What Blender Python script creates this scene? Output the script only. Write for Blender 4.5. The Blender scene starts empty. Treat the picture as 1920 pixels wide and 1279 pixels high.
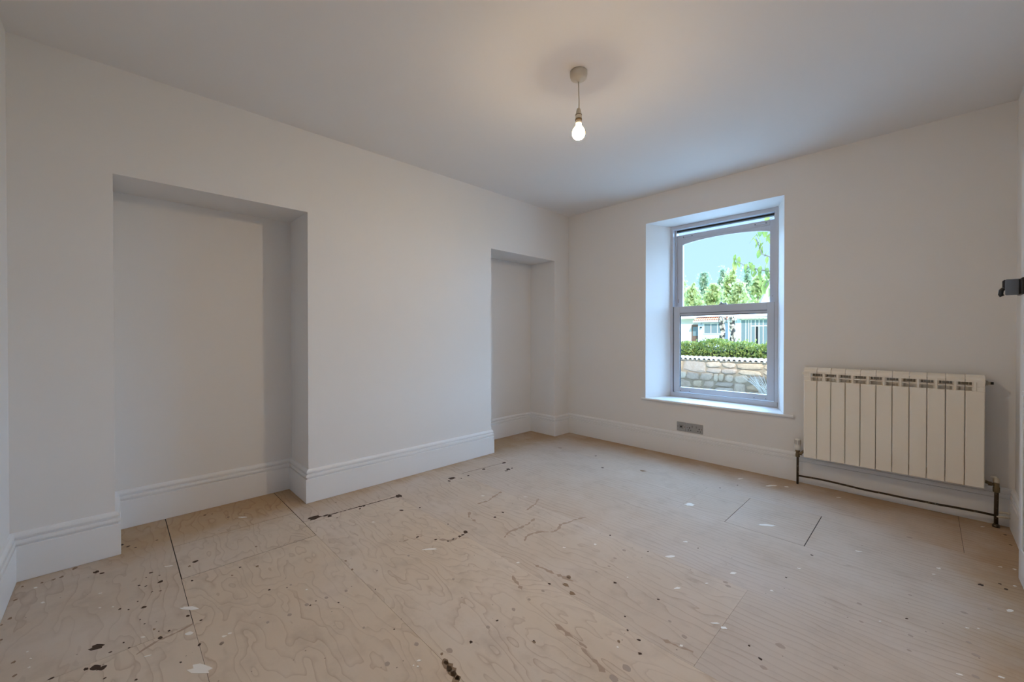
import bpy, bmesh, math, random
from mathutils import Vector, Matrix, Euler
random.seed(7)
S = bpy.context.scene
COL = S.collection
PI = math.pi

# ------------------------------------------------------------------ room measures (metres)
XR, YW, YB, H = 3.2812, 3.7741, -0.3502, 2.5025        # right wall, window wall, back wall, ceiling
A1L, A1R, A2L, A2R = -0.0063, 0.9292, 2.5712, 3.5175   # alcove openings in the left wall
AD, AH = 0.367, 1.958                                  # alcove depth, alcove head
SK = 0.022                                             # skirting thickness

# ------------------------------------------------------------------ camera
cam_d = bpy.data.cameras.new('camera'); cam = bpy.data.objects.new('camera', cam_d); COL.objects.link(cam)
cam_d.sensor_fit = 'HORIZONTAL'; cam_d.sensor_width = 36.0
cam_d.lens = 761.8556 / 1920 * 36.0
cam_d.shift_y = -5.8631 / 1920
cam_d.clip_start = 0.02; cam_d.clip_end = 500
cam.location = (2.9215, 0.0, 1.13)
cam.rotation_euler = (PI / 2 - 0.0068, 0, 0.7976)
S.camera = cam

# ------------------------------------------------------------------ sky, sun, exposure
S.view_settings.view_transform = 'Standard'
S.view_settings.look = 'None'
S.view_settings.gamma = 1.0
S.view_settings.use_curve_mapping = False
S.view_settings.exposure = 0.30

w = bpy.data.worlds.new('sky'); S.world = w; w.use_nodes = True
nt = w.node_tree; nt.nodes.clear()
o = nt.nodes.new('ShaderNodeOutputWorld'); bg = nt.nodes.new('ShaderNodeBackground')
tc = nt.nodes.new('ShaderNodeTexCoord'); sx = nt.nodes.new('ShaderNodeSeparateXYZ'); cr = nt.nodes.new('ShaderNodeValToRGB')
nt.links.new(tc.outputs['Generated'], sx.inputs[0]); nt.links.new(sx.outputs['Z'], cr.inputs[0])
nt.links.new(cr.outputs[0], bg.inputs[0]); nt.links.new(bg.outputs[0], o.inputs[0])
cr.color_ramp.elements[0].position = 0.0; cr.color_ramp.elements[0].color = (0.54, 0.82, 1.25, 1)
cr.color_ramp.elements[1].position = 0.8; cr.color_ramp.elements[1].color = (0.36, 0.66, 1.35, 1)
bg.inputs[1].default_value = SKY_STRENGTH = 1.02

sd = bpy.data.lights.new('sun', 'SUN'); sun = bpy.data.objects.new('sun', sd); COL.objects.link(sun)
sd.energy = 4.2; sd.angle = math.radians(0.6); sd.color = (1.0, 0.95, 0.86)
sun.rotation_euler = Vector((-0.50, 0.62, -0.60)).to_track_quat('-Z', 'Y').to_euler()

# added broad lamp outside the window, brightens the room beyond what the sky gives
kd = bpy.data.lights.new('window_fill', 'SUN'); fill_ob = bpy.data.objects.new('window_fill', kd); COL.objects.link(fill_ob)
kd.energy = 24.0; kd.angle = math.radians(110); kd.color = (0.37, 0.65, 1.0)
fill_ob.rotation_euler = Vector((-0.05, -0.95, -0.32)).to_track_quat('-Z', 'Y').to_euler()

# ------------------------------------------------------------------ materials
def mat(name, base=(.8, .8, .8), rough=.5, metal=0.0, spec=.5, emit=None, estr=0):
    m = bpy.data.materials.new(name); m.use_nodes = True
    b = m.node_tree.nodes['Principled BSDF']
    b.inputs['Base Color'].default_value = (*base, 1); b.inputs['Roughness'].default_value = rough
    b.inputs['Metallic'].default_value = metal; b.inputs['Specular IOR Level'].default_value = spec
    if emit:
        b.inputs['Emission Color'].default_value = (*emit, 1); b.inputs['Emission Strength'].default_value = estr
    return m
def N(m, t): return m.node_tree.nodes.new(t)
def L(m, a, b): m.node_tree.links.new(a, b)
def P(m): return m.node_tree.nodes['Principled BSDF']
def mathn(m, op, a, b=None, c=None, clamp=False):
    n = N(m, 'ShaderNodeMath'); n.operation = op; n.use_clamp = clamp
    for i, v in enumerate((a, b, c)):
        if v is None: continue
        if isinstance(v, (int, float)): n.inputs[i].default_value = v
        else: L(m, v, n.inputs[i])
    return n.outputs[0]
def noise(m, vec, scale, detail=2, rough=.5):
    n = N(m, 'ShaderNodeTexNoise'); n.inputs['Scale'].default_value = scale
    n.inputs['Detail'].default_value = detail; n.inputs['Roughness'].default_value = rough
    if vec is not None: L(m, vec, n.inputs['Vector'])
    return n.outputs['Fac']
def ramp(m, fac, stops):
    n = N(m, 'ShaderNodeValToRGB'); L(m, fac, n.inputs[0]); e = n.color_ramp.elements
    while len(e) < len(stops): e.new(.5)
    for i, (p, c) in enumerate(stops):
        e[i].position = p; e[i].color = (*c, 1) if len(c) == 3 else c
    return n.outputs[0]
def mix(m, fac, a, b, mode='MIX'):
    n = N(m, 'ShaderNodeMix'); n.data_type = 'RGBA'; n.blend_type = mode
    if isinstance(fac, (int, float)): n.inputs[0].default_value = fac
    else: L(m, fac, n.inputs[0])
    for i, v in ((6, a), (7, b)):
        if isinstance(v, tuple): n.inputs[i].default_value = (*v, 1)
        else: L(m, v, n.inputs[i])
    return n.outputs[2]
def geo(m): return N(m, 'ShaderNodeNewGeometry').outputs['Position']
def bump(m, h, strength=.2, dist=.01):
    n = N(m, 'ShaderNodeBump'); n.inputs['Strength'].default_value = strength; n.inputs['Distance'].default_value = dist
    L(m, h, n.inputs['Height']); L(m, n.outputs[0], P(m).inputs['Normal'])
def objrand(m): return N(m, 'ShaderNodeObjectInfo').outputs['Random']

def paint(name, col, rough, bstr=.05, sc=60):
    m = mat(name, col, rough)
    p = geo(m)
    v = noise(m, p, 1.3, 3)
    c2 = tuple(x * .975 for x in col)
    L(m, mix(m, v, col, c2), P(m).inputs['Base Color'])
    bump(m, noise(m, p, sc, 2), bstr, .002)
    return m
M = {}
M['wall'] = paint('matt white wall paint', (.86, .84, .825), .75, .10, 45)
M['ceiling'] = paint('matt white ceiling paint', (.87, .845, .83), .8, .08, 30)
M['gloss'] = paint('white satin woodwork paint', (.89, .885, .89), .32, .02, 80)
M['door'] = paint('white door paint', (.80, .80, .81), .35, .02, 80)
M['upvc'] = mat('white powder coated window frame', (.60, .62, .68), .38)
M['gasket'] = mat('black rubber gasket', (.02, .02, .022), .6)
M['gunmetal'] = mat('blue grey steel', (.16, .18, .21), .4, .5)
M['black'] = mat('black iron', (.02, .02, .022), .35, .3)
M['rad'] = mat('cream radiator enamel', (.93, .855, .74), .30)
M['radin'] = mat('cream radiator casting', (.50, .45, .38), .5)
M['plastic'] = mat('white plastic', (.78, .75, .70), .4)
M['cream'] = mat('aged cream plastic', (.68, .62, .52), .45)
M['brass'] = mat('tarnished brass', (.20, .15, .09), .45, .8)
M['nickel'] = mat('brushed steel plate', (.42, .40, .38), .42, .75)
M['hole'] = mat('dark socket hole', (.015, .015, .012), .6)
M['stud'] = mat('grey socket insert', (.30, .28, .26), .5)
M['bulb'] = mat('lit bulb glass', (.9, .85, .75), .3, emit=(1.0, .77, .49), estr=BULB if (BULB := 800.0) else 0)
M['bulbbody'] = mat('glowing frosted bulb neck', (.9, .85, .75), .4, emit=(1.0, .64, .30), estr=20.0)
M['subfloor'] = mat('dark void under the boards', (.035, .025, .018), .9)

def pipe_mat():
    m = mat('blackened copper pipe', (.05, .035, .025), .45, .5)
    v = noise(m, geo(m), 55, 4, .7)
    L(m, ramp(m, v, [(0.0, (.03, .022, .017)), (.60, (.055, .036, .022)), (.70, (.55, .50, .44)), (1, (.6, .55, .5))]), P(m).inputs['Base Color'])
    return m
M['pipe'] = pipe_mat()

def glass_mat():
    m = bpy.data.materials.new('clear window glass'); m.use_nodes = True
    m.node_tree.nodes.clear()
    out = N(m, 'ShaderNodeOutputMaterial'); t = N(m, 'ShaderNodeBsdfTransparent'); g = N(m, 'ShaderNodeBsdfGlossy')
    g.inputs['Roughness'].default_value = .01; t.inputs[0].default_value = (.97, .985, .98, 1)
    fr = N(m, 'ShaderNodeFresnel'); fr.inputs[0].default_value = 1.45
    bf = N(m, 'ShaderNodeNewGeometry').outputs['Backfacing']
    mx = N(m, 'ShaderNodeMixShader'); L(m, mathn(m, 'MULTIPLY', fr.outputs[0], mathn(m, 'SUBTRACT', 1.0, bf)), mx.inputs[0]); L(m, t.outputs[0], mx.inputs[1]); L(m, g.outputs[0], mx.inputs[2])
    L(m, mx.outputs[0], out.inputs[0]); return m
M['glass'] = glass_mat()

def plywood():
    m = mat('sanded bare plywood', (.5, .4, .3), .42)
    pos = geo(m); rnd = objrand(m)
    at = N(m, 'ShaderNodeAttribute'); at.attribute_type = 'OBJECT'; at.attribute_name = 'wildness'
    wild = at.outputs['Fac']
    s = N(m, 'ShaderNodeSeparateXYZ'); L(m, pos, s.inputs[0])
    off = mathn(m, 'MULTIPLY', rnd, 37.0)
    def vec(kx, ky):
        c = N(m, 'ShaderNodeCombineXYZ')
        L(m, mathn(m, 'MULTIPLY', s.outputs[0], kx), c.inputs[0]); L(m, mathn(m, 'MULTIPLY', s.outputs[1], ky), c.inputs[1]); L(m, off, c.inputs[2])
        return c.outputs[0]
    # growth rings: contour lines of a field that runs along X and wanders
    big = noise(m, vec(1.5, 4.2), 1.0, 3, .55)
    fine = noise(m, vec(7, 20), 1.0, 2, .5)
    wob = mathn(m, 'MULTIPLY', big, mathn(m, 'MULTIPLY_ADD', wild, 13.0, 3.0))
    straight = mathn(m, 'MULTIPLY', s.outputs[1], mathn(m, 'MULTIPLY_ADD', wild, -30.0, 33.0))
    f = mathn(m, 'ADD', mathn(m, 'ADD', wob, straight), mathn(m, 'MULTIPLY', fine, mathn(m, 'MULTIPLY_ADD', wild, .9, .35)))
    fr = mathn(m, 'FRACT', f)
    ring = ramp(m, fr, [(0, (0, 0, 0)), (.66, (.06,) * 3), (.86, (.50,) * 3), (.945, (1, 1, 1)), (1, (0, 0, 0))])
    amt = mathn(m, 'MULTIPLY', ring, mathn(m, 'MULTIPLY_ADD', noise(m, vec(2.2, 3.1), 2.0, 2), 1.3, -.18, True), clamp=True)
    # base tone: warm to grey by sanding
    tone = noise(m, vec(.9, 1.3), 1.2, 4, .55)
    base = ramp(m, tone, [(.30, (.655, .53, .42)), (.5, (.68, .57, .472)), (.72, (.69, .595, .525))])
    streak = noise(m, vec(3.0, 90), 1.0, 2)
    base = mix(m, mathn(m, 'MULTIPLY', streak, .22), base, (.58, .46, .36))
    col = mix(m, mathn(m, 'MULTIPLY', amt, mathn(m, 'MULTIPLY_ADD', wild, .12, .58)), base, (.32, .19, .12))
    col = mix(m, 1.0, col, mix(m, wild, (.87, .87, .885), (1.02, 1.01, .98)), 'MULTIPLY')
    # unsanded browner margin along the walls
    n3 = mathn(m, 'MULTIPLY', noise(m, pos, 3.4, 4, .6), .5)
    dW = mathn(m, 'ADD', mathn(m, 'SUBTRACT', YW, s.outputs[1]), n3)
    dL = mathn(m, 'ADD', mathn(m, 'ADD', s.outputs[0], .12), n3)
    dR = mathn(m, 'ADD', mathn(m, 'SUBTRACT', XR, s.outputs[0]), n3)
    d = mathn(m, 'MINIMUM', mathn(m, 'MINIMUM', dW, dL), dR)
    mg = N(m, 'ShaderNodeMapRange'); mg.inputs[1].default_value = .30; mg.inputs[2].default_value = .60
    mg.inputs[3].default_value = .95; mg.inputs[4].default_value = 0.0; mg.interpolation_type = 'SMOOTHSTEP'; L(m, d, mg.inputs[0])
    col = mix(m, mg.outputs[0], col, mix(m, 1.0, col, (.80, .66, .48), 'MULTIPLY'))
    dirt = noise(m, pos, 6.5, 5, .65)
    col = mix(m, mathn(m, 'MULTIPLY', ramp(m, dirt, [(.50, (0, 0, 0)), (.75, (1, 1, 1))]), .35), col, (.38, .29, .22))
    # scuffs: pale plaster dust
    sc = noise(m, pos, 2.1, 5, .6)
    dust = N(m, 'ShaderNodeMapRange'); dust.inputs[1].default_value = .52; dust.inputs[2].default_value = .75; dust.inputs[4].default_value = .35; L(m, sc, dust.inputs[0])
    col = mix(m, dust.outputs[0], col, (.74, .66, .61))
    # tiny speckle
    vo = N(m, 'ShaderNodeTexVoronoi'); vo.inputs['Scale'].default_value = 22; L(m, pos, vo.inputs['Vector'])
    sp = mathn(m, 'LESS_THAN', vo.outputs['Distance'], .06)
    sp = mathn(m, 'MULTIPLY', sp, mathn(m, 'GREATER_THAN', noise(m, pos, 4.0, 1), .52))
    col = mix(m, mathn(m, 'MULTIPLY', sp, .6), col, (.10, .065, .045))
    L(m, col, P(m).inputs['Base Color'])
    L(m, mathn(m, 'MULTIPLY_ADD', sc, .30, .52), P(m).inputs['Roughness'])
    P(m).inputs['Specular IOR Level'].default_value = .20
    bump(m, mathn(m, 'ADD', mathn(m, 'MULTIPLY', amt, .4), fine), .12, .002)
    return m
M['ply'] = plywood()
M['tar'] = mat('black bitumen stain', (.075, .05, .038), .9, spec=.15)
M['brown'] = mat('dark brown stain', (.29, .20, .135), .9, spec=.15)
M['faint'] = mat('faint brown water mark', (.44, .325, .245), .85, spec=.2)
M['knot'] = mat('grey knot in veneer', (.44, .35, .29), .85, spec=.2)
M['fleck'] = mat('dried white paint', (.88, .83, .78), .5)

def leafmat(name, c1, c2, tr=.35):
    m = mat(name, c1, .5)
    p = geo(m)
    v = noise(m, p, 9.0, 2)
    c = ramp(m, v, [(.35, c1), (.65, c2)])
    L(m, c, P(m).inputs['Base Color'])
    out = m.node_tree.nodes['Material Output']
    t = N(m, 'ShaderNodeBsdfTranslucent'); L(m, c, t.inputs[0])
    mx = N(m, 'ShaderNodeMixShader'); mx.inputs[0].default_value = tr
    L(m, P(m).outputs[0], mx.inputs[1]); L(m, t.outputs[0], mx.inputs[2]); L(m, mx.outputs[0], out.inputs[0])
    return m
M['hedge'] = leafmat('privet hedge leaves', (.13, .20, .045), (.36, .38, .08))
M['treeleaf'] = leafmat('distant tree leaves', (.50, .60, .28), (.70, .74, .36), .5)
M['treeleaf2'] = leafmat('bluish conifer leaves', (.40, .54, .42), (.56, .66, .46), .5)
M['appleleaf'] = leafmat('olive fruit tree leaves', (.15, .22, .05), (.38, .38, .08), .4)  # the leaves' own olive colour, varied by noise
M['bark'] = mat('grey brown bark', (.26, .20, .15), .8)
def stonemat():
    m = mat('granite rubble', (.6, .5, .4), .85)
    r = objrand(m)
    c = ramp(m, r, [(0, (.54, .36, .21)), (.25, (.66, .52, .37)), (.5, (.52, .37, .26)), (.7, (.42, .34, .27)), (.85, (.60, .38, .20)), (1, (.58, .47, .38))])
    v = noise(m, geo(m), 9, 4, .65)
    L(m, mix(m, mathn(m, 'MULTIPLY', v, .80), c, (.26, .16, .09)), P(m).inputs['Base Color'])
    bump(m, noise(m, geo(m), 22, 4), .5, .02); return m
M['stone'] = stonemat()
M['mortar'] = paint('sandy lime mortar', (.30, .21, .13), .9, .4, 40)
M['cap'] = paint('pale weathered coping', (.70, .64, .58), .8, .3, 25)
M['render'] = paint('white painted render', (.86, .86, .86), .8, .1, 15)
M['paleblueshade'] = paint('pale blue boards with shade in the tint', (.66, .76, .92), .8, .1, 15)  # pale blue boards, with the facade's blue shade put into the colour
M['pantile'] = mat('orange clay tile', (.82, .38, .22), .7)
M['slate'] = mat('pale roof sheet', (.62, .60, .58), .7)
M['browndoor'] = mat('brown timber door', (.22, .13, .10), .5)
M['darkglass'] = mat('dim house window pane', (.22, .30, .34), .08)
M['whitebox'] = mat('white painted timber', (.86, .87, .88), .5)
M['trunkpale'] = paint('peeling pale bark', (.62, .54, .44), .8, .4, 12)
def mottled():
    m = mat('mottled black and white bark', (.5, .5, .5), .85)
    v = noise(m, geo(m), 4.5, 3, .6)
    L(m, ramp(m, v, [(.42, (.04, .04, .05)), (.50, (.30, .26, .22)), (.56, (.80, .76, .70))]), P(m).inputs['Base Color']); return m
M['mottled'] = mottled()
M['yard'] = paint('pale concrete yard', (.74, .71, .66), .9, .2, 20)
M['lawn'] = paint('dry lawn', (.34, .38, .15), .95, .3, 30)

# ------------------------------------------------------------------ mesh builder
class MB:
    def __init__(s): s.v = []; s.f = []; s.sm = []
    def add(s, vs, fs, smooth=False):
        b = len(s.v); s.v += [tuple(p) for p in vs]
        for f in fs: s.f.append(tuple(b + i for i in f)); s.sm.append(smooth)
        return s
    def box(s, x0, x1, y0, y1, z0, z1, mtx=None):
        vs = [Vector((x, y, z)) for z in (z0, z1) for y in (y0, y1) for x in (x0, x1)]
        if mtx: vs = [mtx @ p for p in vs]
        return s.add(vs, [(0, 2, 3, 1), (4, 5, 7, 6), (0, 1, 5, 4), (2, 6, 7, 3), (0, 4, 6, 2), (1, 3, 7, 5)])
    def bbox(s, x0, x1, y0, y1, z0, z1, b=.004, mtx=None):
        """box with chamfered edges"""
        bm = bmesh.new(); bmesh.ops.create_cube(bm, size=1)
        for v in bm.verts: v.co = Vector(((x0 + x1) / 2 + v.co.x * (x1 - x0), (y0 + y1) / 2 + v.co.y * (y1 - y0), (z0 + z1) / 2 + v.co.z * (z1 - z0)))
        bmesh.ops.bevel(bm, geom=bm.edges[:], offset=b, segments=1, affect='EDGES', clamp_overlap=True)
        bm.verts.index_update()
        vs = [mtx @ v.co if mtx else v.co.copy() for v in bm.verts]; fs = [[v.index for v in f.verts] for f in bm.faces]
        bm.free(); return s.add(vs, fs)
    def lathe(s, prof, c, axis='Z', n=24, smooth=True):
        """prof: (r, h) along axis"""
        vs = []; k = len(prof)
        for r, h in prof:
            for i in range(n):
                a = 2 * PI * i / n; u, t = r * math.cos(a), r * math.sin(a)
                p = {'Z': (u, t, h), 'X': (h, u, t), 'Y': (t, h, u)}[axis]
                vs.append((c[0] + p[0], c[1] + p[1], c[2] + p[2]))
        fs = [(j * n + i, j * n + (i + 1) % n, (j + 1) * n + (i + 1) % n, (j + 1) * n + i) for j in range(k - 1) for i in range(n)]
        s.add(vs, fs, smooth)
        b = len(s.v) - len(vs)
        if prof[0][0] > 1e-5: s.f.append(tuple(b + i for i in reversed(range(n)))); s.sm.append(False)
        if prof[-1][0] > 1e-5: s.f.append(tuple(b + (k - 1) * n + i for i in range(n))); s.sm.append(False)
        return s
    def tube(s, pts, r, n=10, smooth=True):
        pts = [Vector(p) for p in pts]; rs = r if isinstance(r, (list, tuple)) else [r] * len(pts); vs = []
        up = None
        for i, p in enumerate(pts):
            d = (pts[min(i + 1, len(pts) - 1)] - pts[max(i - 1, 0)]).normalized()
            if up is None: up = Vector((0, 0, 1)) if abs(d.z) < .9 else Vector((1, 0, 0))
            a = (up - d * up.dot(d)).normalized(); b = d.cross(a); up = a
            for k in range(n): t = 2 * PI * k / n; vs.append(p + (a * math.cos(t) + b * math.sin(t)) * rs[i])
        m = len(pts)
        fs = [(j * n + i, j * n + (i + 1) % n, (j + 1) * n + (i + 1) % n, (j + 1) * n + i) for j in range(m - 1) for i in range(n)]
        s.add(vs, fs, smooth); b0 = len(s.v) - len(vs)
        s.f.append(tuple(b0 + i for i in reversed(range(n)))); s.sm.append(False)
        s.f.append(tuple(b0 + (m - 1) * n + i for i in range(n))); s.sm.append(False)
        return s
    def prism(s, poly, z0, z1):
        n = len(poly); vs = [(x, y, z0) for x, y in poly] + [(x, y, z1) for x, y in poly]
        return s.add(vs, [tuple(reversed(range(n))), tuple(range(n, 2 * n))] + [(i, (i + 1) % n, n + (i + 1) % n, n + i) for i in range(n)])
    def mesh(s, name):
        me = bpy.data.meshes.new(name); me.from_pydata(s.v, [], s.f); me.polygons.foreach_set('use_smooth', s.sm); me.update(); return me
    def build(s, name, m, parent=None, fix=True):
        me = s.mesh(name)
        if fix:
            bm = bmesh.new(); bm.from_mesh(me); bmesh.ops.recalc_face_normals(bm, faces=bm.faces); bm.to_mesh(me); bm.free()
        me.materials.append(M[m] if isinstance(m, str) else m)
        return link(me, name, parent)
def link(me, name, parent=None, loc=None, rot=None, scale=None):
    ob = bpy.data.objects.new(name, me); COL.objects.link(ob)
    if parent:
        ob.parent = parent
        if parent.type == 'EMPTY': ob.matrix_parent_inverse = Matrix.Translation(-parent.location)
    if loc is not None: ob.location = loc
    if rot is not None: ob.rotation_euler = rot
    if scale is not None: ob.scale = scale
    return ob
def tag(ob, label, cat, group=None):
    ob['label'] = label; ob['category'] = cat
    if group: ob['group'] = group
    return ob
def struct(ob, label=None, cat=None):
    ob['kind'] = 'structure'
    if label: ob['label'] = label
    if cat: ob['category'] = cat
    return ob
def thing(name, loc, label, cat, group=None):
    e = bpy.data.objects.new(name, None); COL.objects.link(e); e.location = loc; e.empty_display_size = .1
    return tag(e, label, cat, group)

# ================================================================== the room shell
# floor: dark void slab plus separate plywood sheets
fb = MB(); fb.box(-.5, XR + .25, YB - .2, YW + .35, -.15, -.0014)
floor = struct(fb.build('floor', 'subfloor'), 'bare sanded plywood floor with paint flecks and dark stains', 'floor')
G = .0007
# (x0, x1, y0, y1, wildness, gaps: left right near far)
T_ = .0002
sheets = [
    (-.367, .914, -.3502, .2135, .55, (G, .0007, G, .0016)), (.914, 3.2812, -.3502, .2135, .9, (.0007, G, G, .0005)),
    (-.367, .113, .2135, .8075, .75, (G, .0017, .0026, .0022)), (.113, .512, .2135, .8075, .8, (.0017, .0020, .0026, .0022)),
    (.512, 3.2812, .2135, .8075, 1.0, (.0020, G, .0006, .0004)),
    (-.367, .292, .8075, 1.405, .35, (G, .0006, .0016, T_)), (.292, 3.2812, .8075, 1.405, .95, (.0006, G, .0004, T_)),
    (-.02, 2.368, 1.405, 2.0, .45, (G, .0003, T_, T_)), (2.368, 3.2812, 1.405, 2.0, .12, (.0003, G, T_, T_)),
    (-.367, .288, 2.0, 2.632, .2, (G, .0006, T_, T_)), (.288, 3.2812, 2.0, 2.632, .15, (.0006, G, T_, .0004)),
    (-.367, 1.781, 2.632, 3.145, .12, (G, .0003, T_, T_)), (1.781, 2.065, 2.632, 3.145, .12, (.0003, .0012, .0004, T_)),
    (2.065, 2.4625, 2.632, 3.145, .1, (.0016, .0022, .0020, T_)), (2.4625, 3.2812, 2.632, 3.145, .08, (.0020, G, T_, T_)),
    (-.367, 3.057, 3.145, 3.7741, .12, (G, .0008, T_, G)), (3.057, 3.2812, 3.145, 3.7741, .1, (.0008, G, T_, G))]
for (x0, x1, y0, y1, wl, g) in sheets:
    b = MB(); b.bbox(x0 + g[0], x1 - g[1], y0 + g[2], y1 - g[3], -.018, 0, .0002)
    ob = b.build('plywood_sheet', 'ply', floor); ob['wildness'] = wl

def blob(r, asp=1.0, n=11, jit=.25, rnd=random):
    return [(r * (1 + rnd.uniform(-jit, jit)) * math.cos(2 * PI * i / n), r * asp * (1 + rnd.uniform(-jit, jit)) * math.sin(2 * PI * i / n)) for i in range(n)]
blob_me = {}
def spot_mesh(kind, k, asp, jit):
    key = (kind, k, round(asp, 2))
    if key not in blob_me:
        b = MB(); b.prism(blob(1.0, asp, 12, jit, random.Random(k * 31 + int(asp * 100))), 0, 1); me = b.mesh(kind); me.materials.append(M[{'stain': 'tar', 'brown_stain': 'brown', 'knot': 'knot', 'paint_fleck': 'fleck'}[kind]]); blob_me[key] = me
    return blob_me[key]
DARK=[(0.825,-0.054,0.0193),(0.949,-0.055,0.0163),(0.969,-0.038,0.0127),(0.937,-0.077,0.0081),(0.911,-0.156,0.0070),(0.653,0.079,0.0089),(0.924,0.114,0.0090),(0.910,0.030,0.0039),(0.862,0.016,0.0039),(0.891,-0.018,0.0048),(0.901,0.141,0.0051),(0.845,0.203,0.0075),(0.914,0.237,0.0053),(1.069,0.214,0.0068),(1.124,0.156,0.0046),(1.113,0.043,0.0044),(1.033,-0.031,0.0044),(0.584,0.062,0.0034),(0.541,0.110,0.0035),(0.558,0.137,0.0047),(0.598,0.008,0.0055),(0.627,0.033,0.0044),(0.741,0.065,0.0032),(0.785,0.076,0.0031),(0.877,0.113,0.0031),(0.156,-0.072,0.0127),(0.188,-0.052,0.0089),(0.470,0.142,0.0110),(0.440,0.071,0.0060),(0.467,0.093,0.0048),(0.373,0.281,0.0120),(0.345,0.115,0.0076),(0.402,0.143,0.0038),(0.380,0.097,0.0037),(0.561,0.247,0.0061),(-0.107,0.018,0.0100),(-0.060,0.043,0.0085),(-0.017,0.071,0.0057),(-0.042,0.158,0.0059),(-0.231,0.432,0.0051),(-0.245,0.396,0.0067),(0.588,0.428,0.0052),(0.885,0.483,0.0059),(1.122,0.578,0.0045),(0.923,0.544,0.0036),(0.276,0.876,0.0330),(0.291,0.935,0.0150),(0.317,0.951,0.0150),(0.373,0.976,0.0049),(0.131,1.061,0.0054),(0.329,1.420,0.0262),(0.311,1.148,0.0123),(0.320,1.169,0.0106),(0.343,1.134,0.0087),(0.554,1.315,0.0138),(0.303,1.896,0.0274),(0.334,1.844,0.0124),(0.343,2.025,0.0107),(0.353,1.948,0.0084),(0.305,2.454,0.0212),(0.456,2.363,0.0202),(0.472,2.322,0.0133),(0.311,2.215,0.0157),(0.458,2.404,0.0113),(0.930,1.205,0.0090),(1.026,1.261,0.0074),(1.074,1.431,0.0168),(1.090,1.377,0.0105),(1.088,1.401,0.0106),(1.089,1.334,0.0074),(1.088,1.299,0.0058),(0.601,1.421,0.0070),(1.049,1.679,0.0099),(1.034,1.761,0.0085),(0.922,1.417,0.0048),(0.988,2.967,0.0114),(0.754,3.209,0.0100),(1.673,1.992,0.0060),(1.725,1.405,0.0073),(1.904,1.986,0.0056),(1.929,1.625,0.0073),(2.120,1.655,0.0057),(2.076,1.459,0.0043),(2.123,1.398,0.0051),(2.178,1.383,0.0069),(2.213,1.326,0.0066),(1.735,1.075,0.0053),(1.751,0.931,0.0069),(1.909,1.101,0.0039),(2.074,2.206,0.0042),(2.472,1.645,0.0048),(2.518,1.605,0.0065),(2.464,2.232,0.0050),(2.509,2.554,0.0068),(2.867,2.252,0.0053),(3.094,2.797,0.0109),(3.168,2.828,0.0083),(3.154,2.870,0.0061),(1.210,0.822,0.0036),(1.187,0.669,0.0045),(1.494,0.761,0.0031),(1.109,0.604,0.0034),(1.851,3.194,0.0059),(1.924,3.345,0.0060),(2.974,3.841,0.0070),(3.231,3.597,0.0075),(3.236,3.444,0.0057)]
BROWN=[(0.206,-0.311,0.0091),(0.369,-0.307,0.0096),(0.404,-0.323,0.0052),(0.526,-0.309,0.0059),(0.720,-0.258,0.0074),(0.809,-0.245,0.0080),(0.084,-0.305,0.0072),(0.850,0.101,0.0061),(-0.106,0.495,0.0099),(0.418,0.532,0.0071),(0.636,0.490,0.0104),(0.640,0.387,0.0063),(1.913,1.097,0.0079),(1.782,1.452,0.0145),(1.838,1.423,0.0152),(1.753,1.509,0.0162),(0.102,-0.246,0.0073),(0.098,-0.186,0.0100),(0.040,-0.147,0.0116),(0.103,-0.211,0.0086),(1.722,0.822,0.0076),(1.765,0.810,0.0120),(1.793,0.803,0.0145),(1.821,0.801,0.0124),(1.843,0.800,0.0105),(2.129,1.323,0.0079),(0.404,0.253,0.0091),(0.987,0.811,0.0077),(0.891,0.819,0.0067),(1.266,3.135,0.0266)]
KNOT=[(0.350,3.181,0.0240),(1.067,1.069,0.0082),(1.079,0.893,0.0064),(1.738,1.346,0.0082),(1.811,1.906,0.0112),(1.819,1.804,0.0094),(1.837,1.721,0.0078),(1.819,1.638,0.0064),(1.737,1.026,0.0093),(1.734,1.168,0.0099),(1.735,1.260,0.0080),(1.620,0.782,0.0097),(1.628,0.663,0.0110),(1.729,0.851,0.0134),(2.203,1.168,0.0167),(2.212,1.236,0.0163),(2.279,1.990,0.0110),(2.297,1.969,0.0120),(2.288,1.520,0.0110),(2.536,1.571,0.0109),(2.214,1.561,0.0074),(2.551,1.725,0.0155),(2.853,3.166,0.0134),(3.029,2.467,0.0109),(2.724,2.234,0.0090),(2.742,2.099,0.0074),(2.880,2.134,0.0080),(2.879,2.030,0.0067),(3.044,2.168,0.0113),(3.031,2.240,0.0078),(3.036,2.031,0.0097),(2.707,1.743,0.0072),(3.105,2.573,0.0088),(2.872,2.467,0.0070),(1.107,0.568,0.0101),(1.125,0.498,0.0097),(1.118,0.644,0.0092),(1.130,0.724,0.0082),(1.112,0.423,0.0073),(1.119,0.272,0.0078),(1.117,0.274,0.0088),(0.913,0.562,0.0060),(1.404,0.681,0.0062),(1.391,1.114,0.0074)]
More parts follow.
